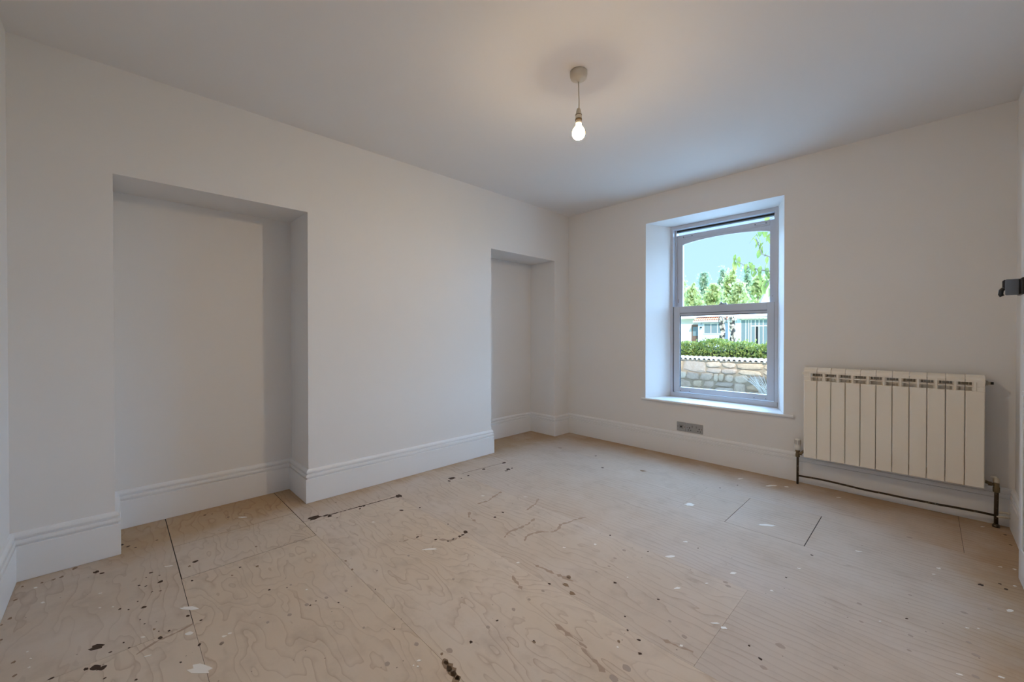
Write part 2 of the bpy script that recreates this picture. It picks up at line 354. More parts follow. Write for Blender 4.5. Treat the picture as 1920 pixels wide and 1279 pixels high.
WHITE=[(0.793,0.213,0.0397,0.16),(1.209,0.199,0.0378,0.45),(0.972,0.195,0.0162,0.5),(1.007,0.076,0.0113,0.3),(0.875,0.068,0.0080,0.5),(1.081,0.286,0.0090,0.5),(1.080,0.305,0.0071,0.5),(0.398,-0.053,0.0070,0.6),(0.314,-0.225,0.0079,0.6),(0.138,-0.261,0.0084,0.6),(0.792,-0.216,0.0045,0.6),(0.682,-0.230,0.0038,0.6),(0.737,-0.217,0.0047,0.4),(0.530,-0.052,0.0055,0.6),(0.559,-0.013,0.0044,0.6),(0.333,0.180,0.0182,0.3),(-0.044,0.559,0.0232,0.25),(1.088,1.180,0.0394,0.15),(1.503,1.425,0.0066,1),(1.671,1.848,0.0072,1),(2.006,2.018,0.0231,0.45),(2.144,1.790,0.0155,0.35),(1.692,0.748,0.0074,0.5),(1.697,0.724,0.0036,0.7),(1.711,0.732,0.0045,0.7),(0.584,1.110,0.0097,0.5),(2.142,1.295,0.0039,1),(1.999,2.224,0.0117,0.5),(2.281,2.093,0.0152,0.4),(2.222,1.920,0.0085,0.3),(2.377,1.675,0.0123,0.5),(2.342,1.676,0.0167,0.15),(2.300,1.468,0.0058,0.8),(1.948,1.704,0.0037,1),(2.444,2.070,0.0071,0.7),(2.489,2.363,0.0090,0.5),(2.673,2.774,0.0139,0.4),(2.962,2.848,0.0116,0.5),(2.945,2.761,0.0088,0.4),(3.171,3.081,0.0078,0.5),(3.218,3.098,0.0077,0.6),(3.161,2.621,0.0164,0.4),(3.199,2.893,0.0072,0.5),(3.032,2.346,0.0072,0.5),(3.062,2.372,0.0041,0.7),(2.999,2.005,0.0089,0.4),(3.095,2.088,0.0079,0.5),(2.794,2.155,0.0063,0.4),(2.104,3.514,0.0500,0.2),(2.190,3.572,0.0159,0.6),(1.894,3.510,0.0293,0.25),(2.490,3.594,0.0148,0.4),(3.149,3.651,0.0141,0.35),(1.814,2.736,0.0320,0.6),(2.255,2.763,0.0475,0.2),(1.575,1.702,0.0071,0.8),(1.000,0.602,0.0047,0.8),(0.962,2.042,0.0149,0.2),(0.740,1.841,0.0112,0.5)]
for i, (x, y, r) in enumerate(DARK): link(spot_mesh('stain', i % 5, .8, .3), 'stain', floor, (x, y, 0), (0, 0, random.uniform(0, 3)), (r, r, .0005))
for i, (x, y, r) in enumerate(BROWN): link(spot_mesh('brown_stain', i % 5, .6, .4), 'brown_stain', floor, (x, y, 0), (0, 0, random.uniform(-.4, .4)), (r, r, .0004))
for i, (x, y, r) in enumerate(KNOT): link(spot_mesh('knot', i % 4, .75, .12), 'knot', floor, (x, y, 0), (0, 0, random.uniform(-.3, .3)), (r, r, .0003))
for i, (x, y, r, a) in enumerate(WHITE): link(spot_mesh('paint_fleck', i % 6, max(.25, a * 1.1), .35), 'paint_fleck', floor, (x, y, 0), (0, 0, .8 + random.uniform(-.35, .35)), (r, r, .0008))
def ribbon(pts, w0, m, name, jit=.5, z=.0004, step=.012):
    rr = random.Random(len(pts) + int(pts[0][0] * 1000)); q = []
    for a, b in zip(pts, pts[1:]):
        a, b = Vector(a), Vector(b); k = max(1, int((b - a).length / step))
        q += [a.lerp(b, j / k) for j in range(k)]
    q.append(Vector(pts[-1])); Lf, Rt = [], []
    for i, p in enumerate(q):
        d = (q[min(i + 1, len(q) - 1)] - q[max(i - 1, 0)]).normalized(); n = Vector((-d.y, d.x)); c = p + n * rr.uniform(-.5, .5) * w0 * jit
        e = w0 * (1 + rr.uniform(-jit, jit)) * (.35 if i in (0, len(q) - 1) else 1)
        Lf.append(c + n * e); Rt.append(c - n * e)
    b = MB(); n = len(q)
    b.add([(p.x, p.y, z) for p in Lf] + [(p.x, p.y, z) for p in Rt], [(i, i + 1, n + i + 1, n + i) for i in range(n - 1)])
    ob = b.build(name, m, floor); return ob
CH = {
'a':[(1.272,1.547),(1.256,1.583),(1.246,1.626),(1.256,1.691),(1.256,1.759),(1.230,1.844)],
'b':[(1.380,1.598),(1.349,1.652),(1.354,1.700),(1.373,1.747),(1.420,1.786),(1.423,1.844),(1.394,1.891),(1.410,1.947),(1.418,2.016),(1.446,2.087)],
'c':[(0.774,1.988),(0.806,1.882),(0.835,1.808),(0.818,1.728)],
'd':[(0.878,1.613),(0.938,1.566),(1.011,1.558)],
'e':[(1.117,1.881),(1.093,1.998),(1.046,2.088)],
'f':[(1.039,1.274),(1.093,1.313),(1.096,1.358)],
'g':[(0.905,1.104),(0.920,1.118),(0.921,1.153)],
's':[(0.272,0.862),(0.299,0.964),(0.316,1.238),(0.331,1.436)],
'l':[(0.267,2.018),(0.284,2.226),(0.305,2.454)],
'h':[(1.566,1.470),(1.691,1.483),(1.789,1.499)],
'i':[(2.066,1.211),(2.015,1.216),(1.962,1.220),(1.906,1.224)],
'k':[(1.562,1.326),(1.623,1.301),(1.675,1.282)],
'm':[(2.051,1.199),(2.119,1.183),(2.172,1.167)],
'n':[(2.223,1.449),(2.253,1.449),(2.300,1.454),(2.341,1.471)],
'o':[(0.971,0.047),(0.941,0.098),(0.934,0.159),(0.918,0.212)],
'q':[(1.745,0.813),(1.783,0.806),(1.819,0.802),(1.859,0.795)],
}
for k, pts in CH.items():
    if k == 's': ribbon(pts, .0045, 'tar', 'stain', .5)
    elif k == 'l': ribbon(pts, .0022, 'tar', 'stain', .5)
    elif k == 'o': ribbon(pts, .004, 'faint', 'brown_stain', .7)
    elif k == 'q': ribbon(pts, .013, 'brown', 'brown_stain', .45)
    elif k in 'imnh': ribbon(pts, .007, 'faint', 'brown_stain', .9)
    else: ribbon(pts, .006, 'faint', 'brown_stain', 1.1)

# ceiling
b = MB(); b.box(-.5, XR + .2, YB - .2, YW + .5, H, H + .2)
struct(b.build('ceiling', 'ceiling'), 'plain white painted ceiling', 'ceiling')
# left wall with its two alcoves
b = MB()
b.box(-.55, 0, YB - .2, A1L, -.15, H + .1); b.box(-.55, 0, A1R, A2L, -.15, H + .1); b.box(-.55, 0, A2R, YW + .5, -.15, H + .1)
b.box(-.55, 0, A1L, A1R, AH, H + .1); b.box(-.55, 0, A2L, A2R, AH, H + .1)
b.box(-.55, -AD, A1L, A1R, -.15, AH); b.box(-.55, -AD, A2L, A2R, -.15, AH)
struct(b.build('wall_left', 'wall', fix=False), 'white wall with two deep square-headed alcoves', 'wall')
# back wall (behind the camera)
b = MB(); b.box(0, XR + .2, YB - .2, YB, -.15, H + .1)
struct(b.build('wall_back', 'wall'), 'white wall at the near left edge', 'wall')
# window wall with splayed reveal
WX0, WX1, WZ0, WZ1 = .957, 2.125, .505, 2.234      # opening in the room face
FX0, FX1, FZ0, FZ1 = 1.074, 2.019, .505, 2.234     # opening at the frame
FY = 4.074; OY = YW + .48
def rect(x0, x1, z0, z1, y): return [(x0, y, z0), (x1, y, z0), (x1, y, z1), (x0, y, z1)]
b = MB()
ring = [rect(0, XR + .2, -.15, H + .1, YW), rect(WX0, WX1, WZ0, WZ1, YW), rect(FX0, FX1, FZ0, FZ1, FY), rect(FX0, FX1, FZ0, FZ1, OY), rect(0, XR + .2, -.15, H + .1, OY), rect(0, XR + .2, -.15, H + .1, YW)]
for r0, r1 in zip(ring, ring[1:]):
    b.add(r0 + r1, [(i, (i + 1) % 4, 4 + (i + 1) % 4, 4 + i) for i in range(4)])
wall_w = b.build('wall_window', 'wall', fix=False)
bm = bmesh.new(); bm.from_mesh(wall_w.data); bmesh.ops.remove_doubles(bm, verts=bm.verts, dist=1e-5); bmesh.ops.recalc_face_normals(bm, faces=bm.faces); bm.to_mesh(wall_w.data); bm.free()
struct(wall_w, 'white wall with deep splayed window reveal', 'wall')
# right wall with the doorway the open door belongs to
DY0, DY1, DH = 1.40, 2.215, 1.985
b = MB(); b.box(XR, XR + .14, YB - .2, DY0, -.15, H + .1); b.box(XR, XR + .14, DY1, YW + .1, -.15, H + .1); b.box(XR, XR + .14, DY0, DY1, DH, H + .1)
struct(b.build('wall_right', 'wall', fix=False), 'white wall at the far right edge behind the open door', 'wall')
# hall beyond the doorway
HX = XR + 1.35
b = MB(); b.box(XR + .14, HX + .1, .2, 3.4, -.15, -.001); struct(b.build('hall_floor', 'ply'), 'hall floor beyond the doorway', 'floor')
b = MB(); b.box(XR + .14, HX + .1, .2, 3.4, H, H + .1); struct(b.build('hall_ceiling', 'ceiling'), 'hall ceiling beyond the doorway', 'ceiling')
b = MB(); b.box(HX, HX + .1, .2, 3.4, 0, H); b.box(XR + .14, HX, .1, .2, 0, H); b.box(XR + .14, HX, 3.4, 3.5, 0, H)
struct(b.build('wall_hall', 'wall', fix=False), 'white hall wall beyond the doorway', 'wall')
hl = bpy.data.lights.new('hall_fill_lamp', 'AREA'); hlo = bpy.data.objects.new('hall_fill_lamp', hl); COL.objects.link(hlo)  # added lamp out of view, brightens the room through the doorway
hl.shape = 'RECTANGLE'; hl.size = .5; hl.size_y = .5; hl.energy = HALL_W = 20.0; hl.color = (1.0, .95, .90)
hlo.location = (XR + .46, 3.05, H - .03)

# ------------------------------------------------------------------ skirting boards
PROF = [(0, 0), (.022, 0), (.022, .156), (.0215, .160), (.013, .162), (.013, .169), (.0205, .171), (.0210, .175), (.0200, .183), (.0190, .188), (.0105, .190), (.0105, .197), (.0165, .199), (.0168, .204), (.0145, .212), (.009, .219), (0, .222)]
PATH = [(XR, YB), (0, YB), (0, A1L), (-AD, A1L), (-AD, A1R), (0, A1R), (0, A2L), (-AD, A2L), (-AD, A2R), (0, A2R), (0, YW), (XR, YW), (XR, 2.90)]
def skirt(i0, i1, name, label):
    b = MB(); k = len(PROF); vs = []
    def nrm(i):
        a, c = Vector(PATH[i]), Vector(PATH[i + 1]); d = (c - a).normalized(); return Vector((d.y, -d.x))
    for i in range(i0, i1 + 1):
        n1 = nrm(i - 1) if i > 0 else nrm(i); n2 = nrm(i) if i < len(PATH) - 1 else nrm(i - 1)
        m_ = (n1 + n2) / (1 + n1.dot(n2)); p = Vector(PATH[i])
        for u, z in PROF: q = p + m_ * u; vs.append((q.x, q.y, z + .0015))
    fs = [((j * k + t), (j * k + t + 1), ((j + 1) * k + t + 1), ((j + 1) * k + t)) for j in range(i1 - i0) for t in range(k - 1)]
    fs += [tuple(range(k)), tuple((i1 - i0) * k + t for t in reversed(range(k)))]
    b.add(vs, fs); return struct(b.build(name, 'gloss'), label, 'baseboard')
skirt(0, 1, 'baseboard_back', 'white moulded skirting on the near left wall')
skirt(1, 10, 'baseboard_left', 'white moulded skirting running in and out of the two alcoves')
skirt(10, 11, 'baseboard_window', 'white moulded skirting below the window and radiator')
skirt(11, 12, 'baseboard_right', 'white moulded skirting behind the open door')

# ------------------------------------------------------------------ window
win = thing('window_1', (1.545, FY, .505), 'white sash window with top sash dropped a little open', 'window'); win['kind'] = 'structure'
g = .001
b = MB()     # outer frame
b.box(FX0 + g, FX0 + .026, FY, FY + .13, .507, 2.233); b.box(FX1 - .026, FX1 - g, FY, FY + .13, .507, 2.233)
b.box(FX0 + .026, FX1 - .026, FY, FY + .13, 2.198, 2.233); b.bbox(FX0 + .002, FX1 - .002, FY - .008, FY + .15, .507, .552, .003)
b.box(FX0 + .026, FX0 + .040, FY + .045, FY + .055, .552, 2.198); b.box(FX1 - .040, FX1 - .026, FY + .045, FY + .055, .552, 2.198)
fr = b.build('frame', 'upvc', win)
b = MB(); b.box(FX0 + .026, FX0 + .0375, FY + .0555, FY + .12, 1.42, 2.15); b.box(FX1 - .0355, FX1 - .026, FY + .0555, FY + .12, 1.42, 2.15)
b.box(FX0 + .026, FX1 - .026, FY + .056, FY + .10, 2.182, 2.198); b.box(FX0 + .0262, FX0 + .0295, FY + .002, FY + .04, .552, 1.418); b.box(FX1 - .0278, FX1 - .0262, FY + .002, FY + .04, .552, 1.418)
b.build('brush_seal', 'gasket', fr)
# lower sash (inner)
LX0, LX1, LZ0, LZ1 = 1.104, 1.991, .556, 1.418; y0, y1 = FY + .006, FY + .042
b = MB()
b.bbox(LX0, LX0 + .062, y0, y1, LZ0, LZ1, .002); b.bbox(LX1 - .056, LX1, y0, y1, LZ0, LZ1, .002)
b.bbox(LX0 + .062, LX1 - .056, y0, y1, LZ0, LZ0 + .050, .002)
b.bbox(LX0 + .062, LX1 - .056, y0, y1, LZ1 - .066, LZ1, .002)
b.box(LX0 + .062, LX1 - .056, y0 + .012, y1, LZ1 - .092, LZ1 - .066)
ls = b.build('lower_sash', 'upvc', win)
b = MB(); e = .005
b.box(LX0 + .062, LX0 + .062 + e, y0 + .008, y0 + .022, LZ0 + .05, LZ1 - .092); b.box(LX0 + .062, LX1 - .056, y0 + .008, y0 + .022, LZ1 - .098, LZ1 - .092)
b.box(LX0 + .062, LX1 - .056, y0 + .010, y0 + .022, LZ1 - .070, LZ1 - .066)
b.build('gasket', 'gasket', ls)
b = MB(); b.box(LX0 + .058, LX1 - .052, y0 + .018, y0 + .024, LZ0 + .046, LZ1 - .088); b.build('pane', 'glass', ls)
for x in (1.228, 1.884):
    b = MB(); b.bbox(x - .052, x + .052, y0 - .010, y0 - .002, LZ0 + .010, LZ0 + .022, .002)
    b.box(x - .050, x - .040, y0 - .004, y0, LZ0 + .010, LZ0 + .022); b.box(x + .040, x + .050, y0 - .004, y0, LZ0 + .010, LZ0 + .022); h_ = b.build('finger_pull', 'upvc', ls)
    for dx in (-.045, .045): 
        b = MB(); b.lathe([(.0035, 0), (.0035, .003)], (x + dx, y0 - .0125, LZ0 + .016), 'Y', 8); b.build('screw', 'gasket', ls)
# upper sash (outer, dropped): segmental head to its glass
UX0, UX1, UZ0, UZ1 = 1.112, 1.983, 1.352, 2.146; y0, y1 = FY + .060, FY + .096
b = MB()
b.bbox(UX0, UX0 + .060, y0, y1, UZ0, UZ1, .002); b.bbox(UX1 - .042, UX1, y0, y1, UZ0, UZ1, .002)
b.bbox(UX0 + .060, UX1 - .042, y0, y1, UZ0, UZ0 + .055, .002)
gx0, gx1 = UX0 + .060, UX1 - .042; n = 24; top, bot = UZ1, []
for i in range(n + 1):
    t = i / n; x = gx0 + (gx1 - gx0) * t; bot.append((x, 2.046 + .036 * (1 - (2 * t - 1) ** 2) ** .75))
vs = []
for yy in (y0 + .002, y1):
    for x, z in bot: vs.append((x, yy, z))
    for x, z in bot: vs.append((x, yy, top))
k = n + 1; fs = []
for i in range(n):
    fs += [(i, i + 1, k + i + 1, k + i), (2 * k + i, 3 * k + i, 3 * k + i + 1, 2 * k + i + 1), (i, 2 * k + i, 2 * k + i + 1, i + 1), (k + i, k + i + 1, 3 * k + i + 1, 3 * k + i)]
b.add(vs, fs)
b.bbox(gx0, gx1, y0 - .004, y0 + .004, 2.100, UZ1, .002)
us = b.build('upper_sash', 'upvc', win)
b = MB(); b.box(gx0 - .003, gx1 + .003, y0 + .016, y0 + .022, UZ0 + .05, 2.07 + .03); b.build('pane', 'glass', us)
for x in (1.228, 1.872):
    b = MB(); b.bbox(x - .050, x + .050, y0 - .012, y0 - .0045, 2.116, 2.128, .002); b.build('finger_pull', 'upvc', us)
    for dx in (-.043, .043):
        b = MB(); b.lathe([(.0045, 0), (.0045, .003)], (x + dx, y0 - .0155, 2.122), 'Y', 8); b.build('screw', 'gasket', us)
b = MB(); b.bbox(UX0 + .018, UX0 + .024, y0 - .003, y0, 1.46, 1.50, .001); b.lathe([(.004, 0), (.004, .003)], (UX1 - .02, y0 - .003, 1.475), 'Y', 8); b.build('side_screw', 'stud', us)
# sash fastener
b = MB(); b.bbox(1.535, 1.605, FY + .014, FY + .04, 1.4185, 1.426, .002); b.lathe([(.011, 0), (.011, .012), (.006, .018), (0, .019)], (1.552, FY + .028, 1.426), 'Z', 14)
b.bbox(1.552, 1.60, FY + .020, FY + .032, 1.427, 1.434, .003); b.build('sash_fastener', 'nickel', ls)
# sill board
b = MB(); b.bbox(.916, 2.196, YW - .022, YW - .0005, .487, .507, .005); 
vs = [(WX0 + .002, YW - .002, .4955), (WX1 - .002, YW - .002, .4955), (FX1, FY, .4955), (FX0, FY, .4955)]
b.add([(x, y, .506) for x, y, z in vs] + [(x, y, .5075) for x, y, z in vs], [(3, 2, 1, 0), (4, 5, 6, 7), (0, 1, 5, 4), (1, 2, 6, 5), (2, 3, 7, 6), (3, 0, 4, 7)])
struct(b.build('trim_1', 'gloss'), 'white window board below the sash window', 'window sill')

# ------------------------------------------------------------------ radiator
rad = thing('radiator', (2.717, YW, 0.0), 'cream sectional radiator below the right end of the window wall', 'radiator')
RX0, RN, RW = 2.278, 11, .0799; RF = YW - .130; RZ0, RZ1 = .227, .892
def section_mesh(first=False, last=False):
    b = MB(); w2 = RW / 2; gg = .0014
    b.bbox(-w2 + gg, w2 - gg, 0, .012, RZ0, .797, .003)                      # face plate
    b.box(-w2 + gg, -w2 + gg + .003, .004, .034, RZ0 + .006, .79); b.box(w2 - gg - .003, w2 - gg, .004, .034, RZ0 + .006, .79)
    b.bbox(-.0055, .0055, .0, .014, .795, .853, .002)                        # post between the vents
    b.bbox(-w2 + gg, w2 - gg, .003, .016, .8205, .8275, .002)                # vent rib
    pr = [(0, .850), (0, .862), (.006, .876), (.020, .886), (.045, .892), (.085, .890), (.085, .884), (.045, .885), (.024, .878), (.012, .868), (.010, .850)]
    n = len(pr); b.add([(-w2 + gg, y, z) for y, z in pr] + [(w2 - gg, y, z) for y, z in pr], [tuple(range(n)), tuple(reversed(range(n, 2 * n)))] + [(i, (i + 1) % n, n + (i + 1) % n, n + i) for i in range(n)])
    b.box(-w2 + gg, w2 - gg, .038, .042, .78, .875)                           # plate behind the vents
    b.box(-.012, .012, .012, .085, RZ0 + .02, .87)                           # water column
    b.box(-w2 + gg, w2 - gg, .078, .086, RZ0 + .02, .86)                     # rear plate
    for s_ in (-1, 1): b.box(s_ * .024 - .0015, s_ * .024 + .0015, .03, .08, RZ0 + .02, .85)
    if first: b.box(-w2 + gg, -.004, .004, .012, .795, .852)
    if last: b.box(.004, w2 - gg, .006, .014, .795, .852)
    me = b.mesh('section'); bm = bmesh.new(); bm.from_mesh(me); bmesh.ops.recalc_face_normals(bm, faces=bm.faces); bm.to_mesh(me); bm.free(); me.materials.append(M['rad']); return me
sm, sf, sl = section_mesh(), section_mesh(True), section_mesh(False, True)
for i in range(RN):
    link(sf if i == 0 else sl if i == RN - 1 else sm, 'section', rad, (RX0 + RW * (i + .5), RF, 0))
b = MB(); b.lathe([(.019, RX0 - .004), (.019, RX0 + RN * RW + .004)], (0, RF + .05, .268), 'X', 14); b.build('header', 'radin', rad)
b = MB(); b.lathe([(.019, RX0 - .004), (.019, RX0 + RN * RW + .004)], (0, RF + .05, .846), 'X', 14); b.build('header', 'radin', rad)
for x in (2.45, 2.98):
    for z in (.80, .30): b = MB(); b.box(x, x + .02, RF + .087, YW - .001, z, z + .03); b.build('bracket', 'radin', rad)
x1 = RX0 + RN * RW
b = MB(); b.lathe([(.014, 0), (.014, .008), (.009, .010), (.009, .018)], (x1 + .004, RF + .05, .846), 'X', 12); av = b.build('air_vent', 'radin', rad)
b = MB(); b.lathe([(.0085, 0), (.0085, .012)], (x1 + .022, RF + .05, .846), 'X', 8); b.build('vent_key', 'black', av)
b = MB(); b.bbox(RX0 - .008, RX0, RF + .004, RF + .06, .838, .858, .003); b.build('blanking_plug', 'rad', rad)
PXL, PY = 2.233, YW - .072
b = MB(); b.lathe([(.011, .205), (.014, .208), (.014, .228), (.012, .232), (.012, .246), (.016, .248), (.016, .258)], (PXL, PY, 0), 'Z', 14)
b.tube([(PXL, PY, .232), (PXL + .02, PY, .238), (RX0 - .001, RF + .05, .262)], .009); b.lathe([(.013, 0), (.013, .012)], (PXL + .014, PY, .236), 'X', 6, False)
tv = b.build('thermostatic_valve', 'brass', rad)
b = MB(); b.lathe([(.014, .258), (.021, .263), (.022, .285), (.0185, .292), (.0185, .296), (.0195, .300), (.018, .335), (.015, .341), (0, .342)], (PXL, PY, 0), 'Z', 20); tvh = b.build('thermostat_head', 'plastic', tv)
b = MB()
for i in range(10):
    a = 2 * PI * i / 10; mt = Matrix.Translation((PXL, PY, 0)) @ Matrix.Rotation(a, 4, 'Z'); b.box(.0178, .0200, -.0018, .0018, .303, .334, mt)
b.build('grip_slot', 'stud', tv)
PXR = 3.205
b = MB(); b.lathe([(.010, .205), (.014, .208), (.014, .235), (.012, .238), (.012, .262)], (PXR, PY, 0), 'Z', 14)
b.tube([(PXR, PY, .248), (PXR - .02, PY, .25), (x1 + .001, RF + .05, .262)], .009); b.lathe([(.0125, 0), (.0125, .014)], (PXR - .032, PY - .003, .252), 'X', 6, False)
lv = b.build('lockshield_valve', 'brass', rad)
b = MB(); b.lathe([(.012, .262), (.0135, .268), (.012, .285), (.006, .290), (0, .291)], (PXR, PY, 0), 'Z', 14); b.bbox(PXR - .022, PXR + .002, PY - .007, PY + .007, .286, .297, .003); b.build('lockshield_cap', 'cream', lv)
b = MB(); b.tube([(PXL, PY, .001), (PXL, PY, .207)], .0078, 12); b.build('pipe', 'pipe', rad)
b = MB(); b.tube([(PXR, PY, .001), (PXR, PY, .10), (PXR + .001, PY, .207)], .009, 12); b.lathe([(.016, .001), (.016, .012), (.011, .02)], (PXR, PY, 0), 'Z', 12); b.build('pipe', 'pipe', rad)
pts = [(PXL, PY, .062 + .002)]
rp = random.Random(3)
for i in range(1, 16): pts.append((PXL + (PXR - PXL) * i / 16, PY + .006 * math.sin(i * .9), .064 + .004 * math.sin(i * .55) + rp.uniform(-.001, .001)))
pts.append((PXR, PY, .068))
b = MB(); b.tube(pts, .0066, 10); b.build('pipe', 'pipe', rad)
b = MB(); b.tube([(PXR, PY + .002, .088), (PXR + .035, PY + .010, .092), (XR - .024, PY + .012, .090)], .0062, 10); b.tube([(PXR, PY - .004, .066), (PXR + .03, PY + .002, .067), (XR - .024, PY + .006, .068)], .0062, 10); b.build('pipe', 'cream', rad)

# ------------------------------------------------------------------ sockets
def plate(name, x0, x1, z0, z1, label, cat):
    t = thing(name, ((x0 + x1) / 2, YW, z0), label, cat)
    b = MB(); b.bbox(x0, x1, YW - .008, YW, z0, z1, .003); b.build('plate', 'nickel', t); return t
t = plate('aerial_socket', 1.276, 1.3605, .2365, .3205, 'square steel wall plate left of the double power socket', 'socket')
b = MB(); b.bbox(1.300, 1.337, YW - .011, YW - .008, .262, .296, .002); b.build('insert', 'stud', t)
b = MB(); b.lathe([(.008, 0), (.008, .004)], (1.318, YW - .014, .279), 'Y', 12); b.build('port', 'hole', t)
for x in (1.287, 1.350):
    b = MB(); b.lathe([(.004, 0), (.003, .002)], (x, YW - .0095, .279), 'Y', 10); b.build('screw', 'brass', t)
t = plate('power_socket', 1.3635, 1.5125, .2365, .3205, 'brushed steel double power socket under the window', 'socket')
for cx in (1.395, 1.481):
    b = MB()
    b.box(cx - .004, cx + .004, YW - .0095, YW - .0078, .273, .283)
    b.box(cx - .0145, cx - .0065, YW - .0095, YW - .0078, .254, .2605); b.box(cx + .0065, cx + .0145, YW - .0095, YW - .0078, .254, .2605); b.build('pin_hole', 'hole', t)
for cx in (1.419, 1.457):
    b = MB(); b.bbox(cx - .007, cx + .007, YW - .0115, YW - .0078, .283, .303, .002); b.build('rocker_switch', 'stud', t)
for x in (1.374, 1.503):
    b = MB(); b.lathe([(.004, 0), (.003, .002)], (x, YW - .0095, .279), 'Y', 10); b.build('screw', 'brass', t)

# ------------------------------------------------------------------ pendant light
bx, by = 1.641, 1.735
pl = thing('pendant_light', (bx, by, H), 'bare lit bulb hanging from a white ceiling rose', 'light')
b = MB(); b.lathe([(.0435, H), (.0450, H - .010), (.0445, H - .022), (.041, H - .034), (.030, H - .041), (.012, H - .043), (.008, H - .050), (.004, H - .052)], (bx, by, 0), 'Z', 28); b.build('ceiling_rose', 'cream', pl)
b = MB(); b.tube([(bx, by, H - .048), (bx + .001, by, H - .10), (bx + .003, by, H - .15), (bx + .002, by, 2.308)], .0032, 8); b.build('flex', 'cream', pl)
b = MB(); b.lathe([(.004, 2.314), (.009, 2.310), (.013, 2.296), (.0155, 2.284), (.0160, 2.279)], (bx, by, 0), 'Z', 20); b.lathe([(.0165, 2.277), (.0170, 2.275), (.0170, 2.258)], (bx, by, 0), 'Z', 20); hd = b.build('lamp_holder', 'cream', pl)
b = MB(); b.lathe([(.0168, 2.2795), (.0178, 2.278), (.0178, 2.2765), (.0168, 2.275)], (bx, by, 0), 'Z', 20); b.lathe([(.0172, 2.258), (.0180, 2.256), (.0180, 2.252), (.0165, 2.249)], (bx, by, 0), 'Z', 20); b.build('skirt_ring', 'brass', hd)
b = MB(); b.lathe([(.014, 2.250), (.0150, 2.240), (.0155, 2.234)], (bx, by, 0), 'Z', 20); b.build('bulb_cap', 'plastic', pl)
b = MB(); b.lathe([(.0135, 2.234), (.0150, 2.222), (.0220, 2.213), (.0290, 2.203), (.0325, 2.192), (.0330, 2.184), (.0318, 2.176)], (bx, by, 0), 'Z', 28); b.build('bulb_body', 'bulbbody', pl)
b = MB(); b.lathe([(.0318, 2.176), (.0275, 2.166), (.0200, 2.158), (.0100, 2.1535), (0, 2.152)], (bx, by, 0), 'Z', 28); b.build('bulb_dome', 'bulb', pl)

# ------------------------------------------------------------------ open door at the right edge
th = math.radians(1.6); LW = .742
T = Matrix.Translation((3.2385, 2.241, 0)) @ Matrix.Rotation(th, 4, 'Z')      # local +Y runs to the free edge, -X faces the room
dr = thing('door_1', (3.2385, 2.241, 0), 'white door standing open against the right wall', 'door'); dr['kind'] = 'structure'
b = MB(); b.bbox(0, .034, 0, LW, .006, 1.972, .002, T); b.build('leaf', 'door', dr)
for (ya, yb, za, zb) in ((.09, .345, .16, .88), (.40, .652, .16, .88), (.09, .345, 1.03, 1.86), (.40, .652, 1.03, 1.86)):
    b = MB()
    for (p, q, r, s_) in ((ya, yb, za, za + .016), (ya, yb, zb - .016, zb), (ya, ya + .016, za + .016, zb - .016), (yb - .016, yb, za + .016, zb - .016)): b.bbox(-.006, .0, p, q, r, s_, .002, T)
    b.build('panel_moulding', 'door', dr)
b = MB(); b.bbox(-.012, 0, LW - .115, LW - .002, 1.312, 1.386, .003, T)
b.bbox(-.060, -.010, LW - .060, LW - .030, 1.346, 1.384, .005, T); hd = b.build('latch_plate', 'black', dr)
b = MB(); b.bbox(-.054, -.012, LW - .075, LW - .062, 1.312, 1.384, .003, T); b.build('latch_guard', 'gunmetal', dr)
b = MB(); c = T @ Vector((-.045, LW - .030, 1.33))
b.tube([T @ Vector(p) for p in ((-.008, LW - .02, 1.322), (-.014, LW - .02, 1.345), (-.030, LW - .02, 1.356), (-.048, LW - .02, 1.352), (-.060, LW - .02, 1.338), (-.062, LW - .02, 1.320), (-.057, LW - .02, 1.311))], .0085, 10); b.build('latch_handle', 'black', dr)
b = MB(); b.lathe([(.007, 0), (.007, .09)], T @ Vector((.006, -.006, .25)), 'Z', 10); b.lathe([(.007, 0), (.007, .09)], T @ Vector((.006, -.006, 1.65)), 'Z', 10); b.build('hinge', 'nickel', dr)
# architrave round the doorway
b = MB()
for (p, q, r, s_) in ((DY0 - .07, DY0 + .004, 0.001, DH + .065), (DY1 - .004, DY1 + .018, 0.001, DH + .065), (DY0 + .004, DY1 - .004, DH - .004, DH + .065)): b.bbox(XR - .018, XR, p, q, r, s_, .003)
b.box(XR + .0005, XR + .14, DY0 - .0, DY0 + .02, .001, DH); b.box(XR + .0005, XR + .14, DY1 - .02, DY1, .001, DH); b.box(XR + .0005, XR + .14, DY0 + .02, DY1 - .02, DH - .02, DH)
th_ = MB(); th_.bbox(XR + .001, XR + .139, DY0 + .001, DY1 - .001, -.012, .004, .003); struct(th_.build('trim_3', 'ply'), 'timber threshold in the doorway behind the open door', 'threshold')
struct(b.build('trim_2', 'gloss'), 'white architrave of the doorway behind the open door', 'door frame')

# ================================================================== outside the window
b = MB(); b.box(-22, 22, OY, 12.05, -.75, -.5); struct(b.build('yard_ground', 'yard'), 'pale yard between the house and the stone wall', 'ground')
b = MB(); b.box(-60, 40, 12.35, 110, -.7, .05); struct(b.build('lawn_ground', 'lawn'), 'raised garden ground behind the stone wall', 'ground')

# upper storey of the house this room belongs to: it shades the yard
b = MB(); b.box(-5, 9, -5, OY, H + .22, 7.53); struct(b.build('upper_storey', 'render'), 'upper storey of the house above the room', 'wall')

